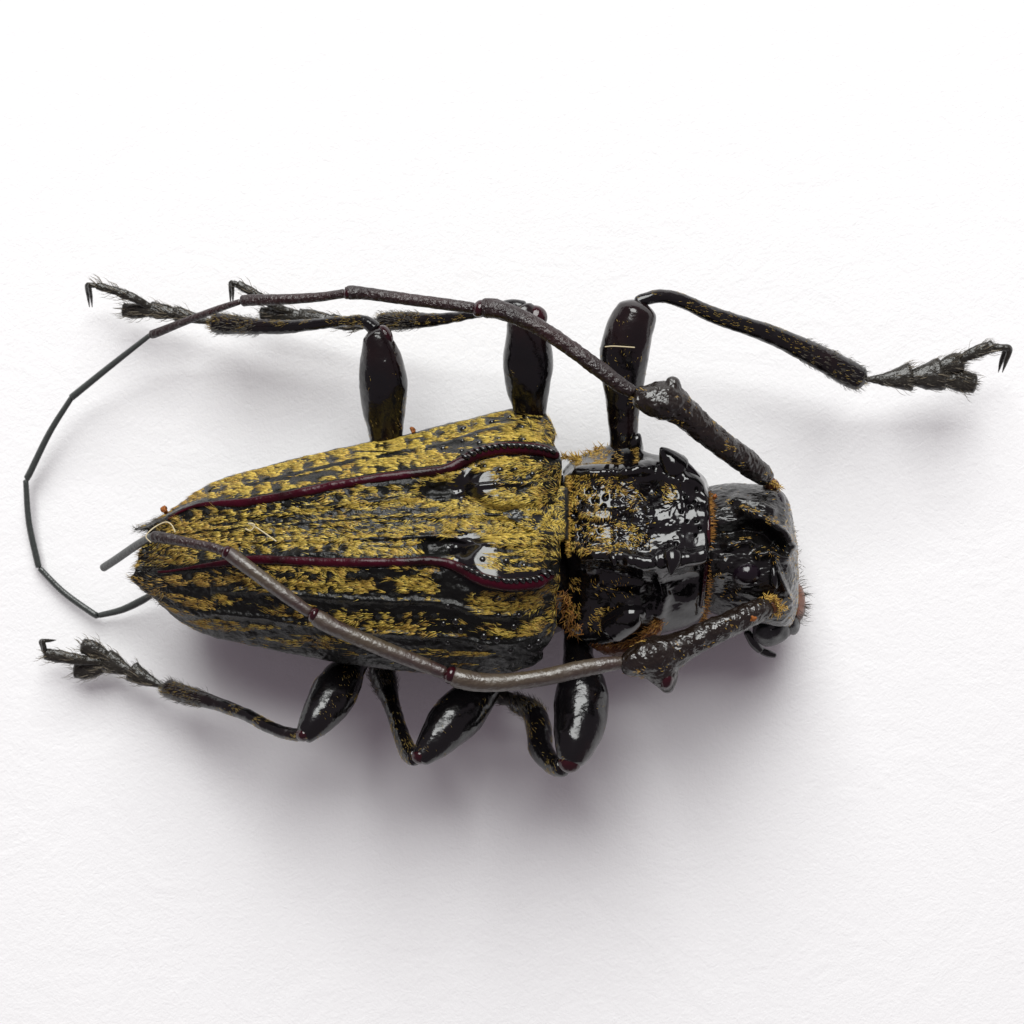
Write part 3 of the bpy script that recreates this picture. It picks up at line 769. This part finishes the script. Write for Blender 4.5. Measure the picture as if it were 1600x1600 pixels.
def head_disp(U, V, Z):
    d = (fbm(np.stack([U / 22, V / 16, Z / 26], -1), 71, 3) - 0.5) * 5
    d += (0.5 - np.abs(fbm(np.stack([U / 20, V / 9, Z / 14], -1), 75, 3) - 0.5) * 2) * 4
    d += bump_at(U, V, [(1160, 800), (1190, 812), (1220, 832), (1233, 855)], 21, 8)
    d += bump_at(U, V, [(1150, 782), (1185, 790), (1205, 800)], 13, 7)
    d += bump_at(U, V, [(1118, 832), (1165, 826), (1195, 832), (1222, 858)], -24, 10)
    d += bump_at(U, V, [(1140, 852), (1172, 846)], 14, 8) + bump_at(U, V, [(1185, 868), (1205, 862), (1225, 872)], 16, 8)
    d += bump_at(U, V, [(1210, 878), (1219, 905), (1232, 938)], 13, 5)
    d += bump_at(U, V, [(1208, 775)], 10, 12)
    d += bump_at(U, V, [(1122, 900), (1135, 880)], 5, 10) + bump_at(U, V, [(1140, 920)], -14, 14)
    return d
Gh, Nh = net_surface(head_net, 220, 340, head_disp)
head = net_obj("head", Gh, M["head"], beetle)
def hmask(P):
    U, V = P[:, 0], P[:, 1]
    n = fbm(np.stack([U / 14, V / 9, U * 0], -1), 81, 4)
    m = 0.9 * ((seg_dist(U, V, [(1140, 785), (1175, 797), (1205, 812)]) < 9) & (n > 0.45))
    m = np.maximum(m, 0.8 * ((seg_dist(U, V, [(1145, 850), (1172, 845)]) < 8) & (n > 0.48)))
    m = np.maximum(m, 0.8 * ((seg_dist(U, V, [(1185, 862), (1205, 870)]) < 10) & (n > 0.45)))
    m = np.maximum(m, 0.35 * ((seg_dist(U, V, [(1125, 905), (1150, 925)]) < 16) & (n > 0.5)))
    m = np.maximum(m, 0.15 * ((U > 1222) & (n > 0.45)))
    m = np.maximum(m, 0.012)
    return m
hair_coat("gold_hair", Gh, Nh, 9000, hmask, M["ochre"], head, base_ang=20, spread=45, lmin=4, lmax=9, wmin=0.6, wmax=1.0, lift=0.1)
eye, _, _ = ellipsoid("eye", roll((1168, 895, 256)), (27, 21, 26), M["eye"], head, rot=-0.2)
eye, _, _ = ellipsoid("eye", roll((1218, 784, 232)), (10, 17, 22), M["eye"], head, rot=-0.15)
ellipsoid("brow", roll((1210, 900, 262)), (9, 21, 17), M["shell"], head, rot=-0.1, noise=1.5)
ellipsoid("brow", roll((1205, 777, 246)), (9, 11, 14), M["shell"], head, rot=0.2, noise=1)
lab, Gl, Nl = ellipsoid("labrum", (1244, 940, 95), (14, 32, 38), M["labrum"], head, rot=-0.08, noise=5)
hair_coat("lip_hair", Gl, Nl, 150, lambda P: (P[:, 0] > 1240).astype(float), M["dark_hair"], head, base_ang=lambda P: (P[:, 1] - 930) * 0.9 - 5, spread=16, lmin=9, lmax=22, wmin=0.7, wmax=1.1, lift=0.3, vis_only=False)
ellipsoid("mandible", (1205, 984, 120), (29, 23, 34), M["grey_shell"], head, rot=-0.25, noise=6)
ellipsoid("mandible", (1234, 968, 95), (15, 25, 34), M["grey_shell"], head, rot=-0.35, noise=2)
tube_obj("palp", [(1166, 985, 100), (1178, 1004, 88), (1190, 1018, 78)], [6, 8, 6], M["shell"], head, ns=14)
tube_obj("palp", [(1188, 1016, 78), (1200, 1021, 74), (1213, 1025, 70)], [5.5, 6, 3.5], M["shell"], head, ns=14)
tube_obj("palp", [(1225, 985, 70), (1234, 992, 62)], [6, 4], M["shell"], head, ns=12)
def socket(c, r, ang):
    c = tuple(roll(c))
    tube_obj("antenna_socket", [(c[0] + 8 * math.cos(ang), c[1] + 8 * math.sin(ang), c[2] - 10), c, (c[0] - 10 * math.cos(ang), c[1] - 10 * math.sin(ang), c[2] + 6)], [r * 0.9, r, r * 0.8], M["tan"], head, ns=18, noise=(2.5, 6))
socket((1204, 757, 226), 12, 0.6)
socket((1206, 946, 238), 15, -0.5)
fringe("fringe_hair", [(1190, 756, 236), (1205, 753, 238), (1215, 762, 236)], 60, 20, head, M["ochre"], 5, 9, jit=3, sp=60)
fringe("fringe_hair", [(1196, 932, 256), (1212, 938, 256), (1218, 952, 245), (1210, 962, 235)], 130, 20, head, M["ochre"], 6, 11, jit=4, sp=70)
fringe("face_hair", [(1236, 815, 200), (1242, 845, 195), (1246, 880, 190), (1248, 905, 170)], 40, 0, head, M["dark_hair"], 4, 10, w=(0.6, 0.9), sp=40)

# ---- antennae
def coat_tube(name, G, off, n, parent, material, thr=0.5, seed=3, ang=None, **kw):
    N = off / np.linalg.norm(off, axis=-1, keepdims=True)
    Gw = np.concatenate([G, G[:, :1]], 1); Nw = np.concatenate([N, N[:, :1]], 1)
    mask = lambda P: (fbm(np.stack([P[:, 0] / 20, P[:, 1] / 20, P[:, 2] / 30], -1), seed, 3) > thr).astype(float)
    return hair_coat(name, Gw, Nw, n, mask, material, parent, base_ang=ang if ang is not None else 180, **kw)

def antenna(segs, label):
    e = empty("antenna", px(segs[0][1][0]), beetle)
    e["label"] = label
    for name, pts, rad, m, kw in segs:
        o, G, off = tube_obj(name, pts, rad, M[m], e, **kw)
        if name == "scape":
            coat_tube("scape_hair", G, off, 900, e, M["ochre"], thr=0.60, seed=91, ang=kw.get("_a", 200), lmin=4, lmax=8, wmin=0.7, wmax=1.1, spread=30)
    return e

A1 = antenna([
    ("scape", [(1198, 750, 220), (1190, 741, 232), (1160, 717, 260), (1119, 687, 290), (1070, 645, 312), (1042, 627, 322), (1015, 624, 328), (988, 619, 330)], [11, 17, 20, 20.5, 24, 31, 25, 12], "scape", dict(noise=(2.6, 8), ns=34)),
    ("scape_tooth", [(1036, 646, 312), (1044, 624, 322), (1050, 605, 328), (1052, 588, 330)], [33, 26, 16, 8], "scape", dict(noise=(1.5, 9), ns=30)),
    ("antenna_segment", [(992, 615, 330), (970, 602, 330), (935, 576, 330), (890, 543, 328), (840, 510, 322), (800, 491, 315), (770, 482, 308), (750, 482, 302)], [9, 12, 13, 12.5, 13, 14.5, 16, 15.5], "antenna", dict(noise=(1.6, 6))),
    ("antenna_segment", [(744, 482, 300), (700, 476, 292), (640, 468, 282), (575, 459, 270), (548, 457, 264), (541, 458, 262)], [9, 9.5, 9.5, 10, 11.5, 11], "antenna", dict(noise=(0.8, 6))),
    ("antenna_segment", [(541, 458, 260), (500, 464, 248), (440, 468, 232), (390, 469, 214), (376, 471, 208)], [7, 7.5, 8.5, 9, 9], "antenna", dict(noise=(0.6, 6))),
    ("antenna_segment", [(376, 471, 206), (340, 483, 184), (290, 502, 150), (245, 520, 118), (235, 523, 110)], [4.5, 5.5, 6, 7, 6.5], "antenna", dict()),
    ("antenna_segment", [(235, 523, 110), (175, 570, 84), (118, 616, 60), (112, 621, 58)], [4, 5, 5.6, 5.4], "antenna_tip", dict(ns=16)),
    ("antenna_segment", [(112, 621, 58), (78, 675, 42), (46, 740, 28), (40, 749, 26)], [4.4, 5, 5.4, 5], "antenna_tip", dict(ns=16)),
    ("antenna_segment", [(40, 749, 26), (45, 815, 20), (58, 876, 16), (61, 887, 15)], [4.4, 5, 5.2, 5], "antenna_tip", dict(ns=16)),
    ("antenna_segment", [(61, 887, 15), (100, 926, 17), (146, 959, 21), (153, 962, 22)], [4.4, 5, 5.2, 5], "antenna_tip", dict(ns=16)),
    ("antenna_segment", [(153, 962, 22), (190, 953, 30), (222, 938, 42), (244, 925, 55)], [4.4, 5.5, 6, 4], "antenna_tip", dict(ns=16)),
], "long antenna looping round behind the wing cases, its tip on the paper")
A2 = antenna([
    ("scape", [(1203, 944, 272), (1188, 952, 282), (1155, 968, 294), (1120, 984, 302), (1080, 1003, 306), (1050, 1018, 308), (1020, 1028, 314), (985, 1035, 318), (968, 1036, 318)], [13, 18, 20, 21, 23, 29, 33, 22, 10], "scape", dict(noise=(2.6, 8), ns=34)),
    ("scape_tooth", [(1024, 1022, 308), (1034, 1046, 308), (1042, 1068, 307), (1046, 1083, 306)], [36, 30, 17, 6], "scape", dict(noise=(1.5, 9), ns=30)),
    ("antenna_segment", [(976, 1035, 320), (950, 1038, 322), (905, 1046, 326), (850, 1058, 332), (790, 1066, 336), (750, 1066, 338), (722, 1061, 340), (702, 1055, 340)], [9, 12, 13.5, 13.5, 14, 15, 16, 15], "antenna_grey", dict(noise=(1.0, 5))),
    ("antenna_segment", [(698, 1053, 338), (650, 1034, 340), (590, 1010, 346), (530, 984, 350), (502, 969, 350), (488, 961, 350)], [10, 12, 12.5, 13, 14, 12], "antenna_grey", dict(noise=(0.5, 6))),
    ("antenna_segment", [(487, 959, 350), (450, 933, 350), (400, 896, 346), (362, 868, 338), (352, 862, 336)], [8.5, 10.5, 11, 11.5, 10.5], "antenna_grey", dict(noise=(0.6, 6))),
    ("antenna_segment", [(353, 863, 334), (335, 856, 328), (300, 849, 312), (258, 841, 290), (236, 838, 276)], [7, 7.5, 7.5, 9, 9], "antenna", dict()),
    ("antenna_segment", [(240, 837, 274), (215, 851, 235), (180, 875, 175), (160, 888, 140)], [6, 6.5, 6.5, 6.5], "antenna_tip", dict(ns=16)),
], "antenna with a grey sheen bent back across the darker wing case")
ellipsoid("maroon_tip", (1042, 1062, 318), (11, 16, 13), M["knee"], A2, rot=0.25)
for c, r, p in (((749, 482, 304), 14, A1), ((704, 1055, 342), 14, A2), ((490, 961, 352), 12, A2), ((354, 863, 338), 11, A2), ((544, 457.5, 264), 10.5, A1)):
    ellipsoid("joint", c, (r * 0.75, r * 1.02, r * 1.02), M["knee"], p, rot=0.4)

# ---- legs
def claw_pair(parent, a, b, c, sp=9, r=3.6):
    a, b, c = (np.array(q, float) for q in (a, b, c))
    for s in (-1, 1):
        o = np.array([sp * 0.35 * s, 0, sp * s * 0.9])
        tube_obj("claw", [a, a * 0.45 + b * 0.55 + o * 0.6, b + o, (b * 0.45 + c * 0.55) + o * 1.15, c + o], [r * 1.3, r * 1.25, r * 1.1, r * 0.75, 0.6], M["tarsus"], parent, ns=12, step=2)

def leg(label, femur, tibia, tarsi, claw, knee, fur=1.0, tib_fur=700):
    e = empty("leg", px(femur[0][0]), beetle)
    e["label"] = label
    o, G, off = tube_obj("femur", femur[0], femur[1], M["leg"], e, ns=36, flat=femur[2] if len(femur) > 2 else 0.9, noise=(2.0, 22))
    coat_tube("femur_hair", G, off, int(700 * fur), e, M["dull_gold"], thr=0.58, seed=101 + len(label), ang=rng.uniform(0, 360), lmin=4, lmax=9, wmin=0.5, wmax=0.8, spread=50, lift=0.1)
    o, G, off = tube_obj("tibia", tibia[0], tibia[1], M["leg"], e, ns=26, noise=(1.2, 10))
    P = np.array(tibia[0]); dd = P[-1] - P[0]; ta = math.degrees(math.atan2(dd[1], dd[0]))
    coat_tube("tibia_hair", G, off, int(tib_fur * 1.6), e, M["dull_gold"], thr=0.53, seed=131 + len(label), ang=ta, lmin=5, lmax=10, wmin=0.45, wmax=0.8, spread=18, lift=0.1)
    G2 = G[int(len(G) * 0.68):]; o2 = off[int(len(G) * 0.68):]
    coat_tube("tibia_bristle", G2, o2, 420, e, M["dark_hair"], thr=0.3, seed=7, ang=ta, lmin=6, lmax=12, wmin=0.7, wmax=1.2, spread=25, lift=0.45, vis_only=False)
    if knee is not None:
        ellipsoid("knee_joint", knee[0], knee[1], M["knee"], e, rot=knee[2] if len(knee) > 2 else 0, noise=1)
    for k, (pts, rad, hairy) in enumerate(tarsi):
        P = np.array(pts, float); dd = P[-1] - P[0]; b0 = P[0] - dd / np.linalg.norm(dd) * 9
        o, G, off = tube_obj("tarsal_segment", [b0] + [tuple(q) for q in P], [rad[0] * 0.8] + list(rad), M["tarsus"], e, ns=18, flat=0.6, noise=(1.6, 7), step=2.5, cap=0.35)
        P = np.array(pts); dd = P[-1] - P[0]; ta = math.degrees(math.atan2(dd[1], dd[0]))
        if hairy:
            coat_tube("tarsal_hair", G, off, int(hairy * 0.55), e, M["dark_hair"], thr=0.40, seed=9, ang=ta, lmin=4, lmax=11, wmin=0.45, wmax=0.8, spread=16, lift=0.35, vis_only=False)
            coat_tube("tarsal_spine", G[len(G) // 3:], off[len(G) // 3:], 34, e, M["pale_spine"], thr=0.3, seed=12, ang=ta, lmin=12, lmax=21, wmin=1.2, wmax=2.0, spread=14, lift=0.45, vis_only=False)
    if claw: claw_pair(e, *claw)
    return e

# upper side of the picture (the beetle's left)
leg("front leg stretched forward past the head with a furry foot",
    ([(968, 760, 150), (974, 690, 175), (974, 640, 190), (974, 570, 210), (982, 522, 222), (994, 490, 228), (1001, 470, 230)], [22, 22, 26, 37, 38, 33, 25], 0.9),
    ([(992, 474, 226), (1012, 466, 224), (1040, 463, 216), (1075, 474, 208), (1120, 494, 196), (1200, 521, 172), (1270, 553, 150), (1320, 580, 136), (1352, 597, 128)], [9, 10, 11, 11.5, 13, 15, 18.5, 21, 19]),
    [([(1362, 593, 126), (1395, 592, 122), (1428, 588, 118)], [5, 14, 25], 600),
     ([(1425, 590, 118), (1452, 588, 116), (1478, 582, 114)], [12, 22, 28], 600),
     ([(1470, 588, 114), (1500, 595, 108), (1527, 600, 104)], [10, 17, 15], 420),
     ([(1465, 576, 118), (1490, 568, 116), (1508, 566, 114)], [9, 16, 13], 400),
     ([(1488, 572, 118), (1512, 556, 122), (1535, 546, 122), (1554, 541, 120)], [4, 8, 10, 9], 420)],
    ((1546, 541, 120), (1574, 545, 112), (1563, 582, 92), 9, 4.6),
    None, fur=0.9, tib_fur=900)
leg("middle leg crossing under the long antenna, its claw raised",
    ([(828, 720, 130), (828, 645, 160), (825, 600, 178), (825, 560, 190), (823, 515, 205), (817, 488, 210), (812, 476, 210)], [26, 26, 36, 39, 32, 23, 14], 0.9),
    ([(822, 484, 208), (795, 478, 200), (740, 491, 174), (684, 499, 150), (632, 501, 128), (588, 503, 112)], [13, 10, 7, 10, 14, 13]),
    [([(585, 503, 110), (550, 508, 100), (515, 500, 92)], [6, 9, 12], 260),
     ([(515, 500, 92), (490, 496, 88), (465, 494, 84)], [9, 12, 12], 240),
     ([(462, 494, 84), (435, 490, 78), (405, 490, 74)], [10, 12, 10], 260),
     ([(455, 488, 86), (430, 478, 92), (400, 460, 96), (370, 443, 96)], [5, 6.5, 7, 6], 160)],
    ((372, 444, 96), (362, 442, 92), (362, 474, 62), 5, 3),
    ((838, 494, 210), (18, 17, 18), 0.6), fur=0.8, tib_fur=800)
leg("hind leg with a bent knee, its foot reaching past the thin end of the long antenna",
    ([(606, 760, 120), (603, 685, 150), (600, 640, 165), (599, 600, 178), (595, 560, 190), (588, 528, 200), (582, 514, 202)], [24, 26, 34, 38, 33, 22, 13], 0.9),
    ([(590, 518, 198), (570, 503, 190), (540, 502, 178), (490, 507, 156), (440, 511, 132), (390, 509, 108), (350, 506, 92), (328, 503, 84)], [12, 10, 8.5, 9, 11, 13, 16, 15]),
    [([(325, 502, 82), (300, 496, 78), (272, 489, 74)], [5, 9, 12], 280),
     ([(275, 489, 74), (255, 487, 72), (232, 483, 70)], [8, 12, 13], 280),
     ([(232, 484, 70), (212, 486, 62), (190, 484, 56)], [10, 12, 10], 300),
     ([(232, 478, 74), (210, 466, 80), (180, 455, 84), (150, 446, 84)], [5, 7, 7, 6], 240)],
    ((152, 446, 84), (138, 446, 80), (142, 480, 50), 6, 3.2),
    ((602, 524, 200), (11, 18, 15), -0.5), fur=1.0, tib_fur=900)
# lower side of the picture (the beetle's right)
leg("hind leg with a red knee, its foot spread on the paper below the wing tips",
    ([(580, 980, 120), (552, 1035, 165), (535, 1062, 190), (518, 1090, 212), (498, 1120, 232), (480, 1143, 244), (470, 1152, 248)], [22, 24, 33, 36, 29, 19, 12], 0.85),
    ([(476, 1148, 238), (455, 1147, 226), (425, 1138, 205), (385, 1117, 175), (340, 1100, 142), (290, 1085, 108), (256, 1074, 86)], [11, 10, 10, 10, 11, 14, 15]),
    [([(248, 1070, 80), (225, 1060, 72), (202, 1047, 64)], [5, 12, 18], 360),
     ([(198, 1047, 62), (180, 1038, 56), (162, 1030, 50)], [8, 16, 19], 380),
     ([(165, 1026, 50), (145, 1014, 52), (126, 1008, 54)], [10, 13, 12], 200),
     ([(160, 1042, 46), (138, 1048, 40), (114, 1047, 36)], [10, 13, 11], 220),
     ([(150, 1034, 52), (118, 1030, 56), (90, 1025, 58), (68, 1022, 58)], [6, 9, 10, 9], 220)],
    ((70, 1020, 58), (66, 1002, 66), (86, 1000, 52), 5, 3.2),
    ((474, 1148, 246), (12, 11, 13), 0), fur=1.3, tib_fur=900)
leg("middle leg folded back under the body with a red knee",
    ([(790, 1010, 120), (752, 1078, 170), (728, 1105, 192), (704, 1130, 212), (680, 1158, 230), (660, 1180, 242), (652, 1190, 244)], [26, 29, 38, 38, 29, 18, 12], 0.85),
    ([(654, 1184, 236), (640, 1178, 218), (626, 1145, 182), (613, 1105, 142), (602, 1070, 108), (594, 1040, 84)], [14, 14, 13, 13, 19, 24]),
    [([(592, 1035, 70), (580, 1010, 58), (575, 985, 48)], [10, 14, 14], 120)],
    None,
    ((656, 1182, 244), (13, 12, 13), 0), fur=1.0, tib_fur=500)
leg("front leg standing up beside the second antenna's elbow with a shining thigh",
    ([(905, 960, 120), (903, 1018, 160), (906, 1050, 184), (909, 1085, 204), (906, 1130, 228), (897, 1170, 248), (889, 1198, 254)], [24, 23, 31, 42, 41, 31, 17], 0.85),
    ([(885, 1198, 242), (868, 1198, 224), (846, 1172, 190), (842, 1140, 158), (832, 1112, 130), (800, 1095, 104)], [15, 15, 19, 20, 18, 14]),
    [([(800, 1094, 100), (775, 1086, 84), (750, 1075, 68)], [10, 13, 12], 160)],
    None,
    ((890, 1192, 254), (18, 16, 14), 0), fur=0.9, tib_fur=500)

# ---- crumbs and stray fibres lying on the beetle
def tagged(o, label, cat, group=None):
    o["label"] = label; o["category"] = cat
    if group: o["group"] = group
def crumb(c, r, label):
    o, _, _ = ellipsoid("crumb", c, (r, r * 0.8, r * 0.7), M["crumb"], None, rot=rng.uniform(0, 3), noise=r * 0.8, ns=18)
    tagged(o, label, "crumb", "orange crumbs on the beetle")
crumb((257, 797, 214), 7, "largest orange crumb, on the wing case edge near its pointed tip")
crumb((645, 672, 154), 5, "orange crumb on the wing case edge beside the hind thigh")
crumb((807, 945, 330), 5, "tiny orange crumb below the toothed ridge of the darker wing case")
crumb((1176, 966, 306), 6, "orange crumb stuck on the antenna base beside the cheek")
crumb((1117, 776, 264), 5, "yellow-orange crumb on the orange fringe behind the head")
def fibre(pts, r, label):
    o, _, _ = tube_obj("stray_fibre", pts, [r] * len(pts), M["fibre"], None, ns=8, step=3)
    tagged(o, label, "fibre", "stray fibres on the beetle")
fibre([(945, 542, 256), (960, 541, 262), (992, 543, 258)], 1.0, "straight pale fibre lying across the black front thigh")
fibre([(383, 826, 312), (392, 829, 314), (398, 820, 316), (388, 818, 314), (402, 825, 315), (432, 846, 322)], 1.1, "curled pale fibre on the wing cases near their middle seam")
fibre([(236, 848, 296), (228, 838, 296), (240, 825, 292), (258, 816, 272), (268, 820, 274), (274, 832, 278)], 1.0, "thin fibre looped round the second antenna near the wing tips")
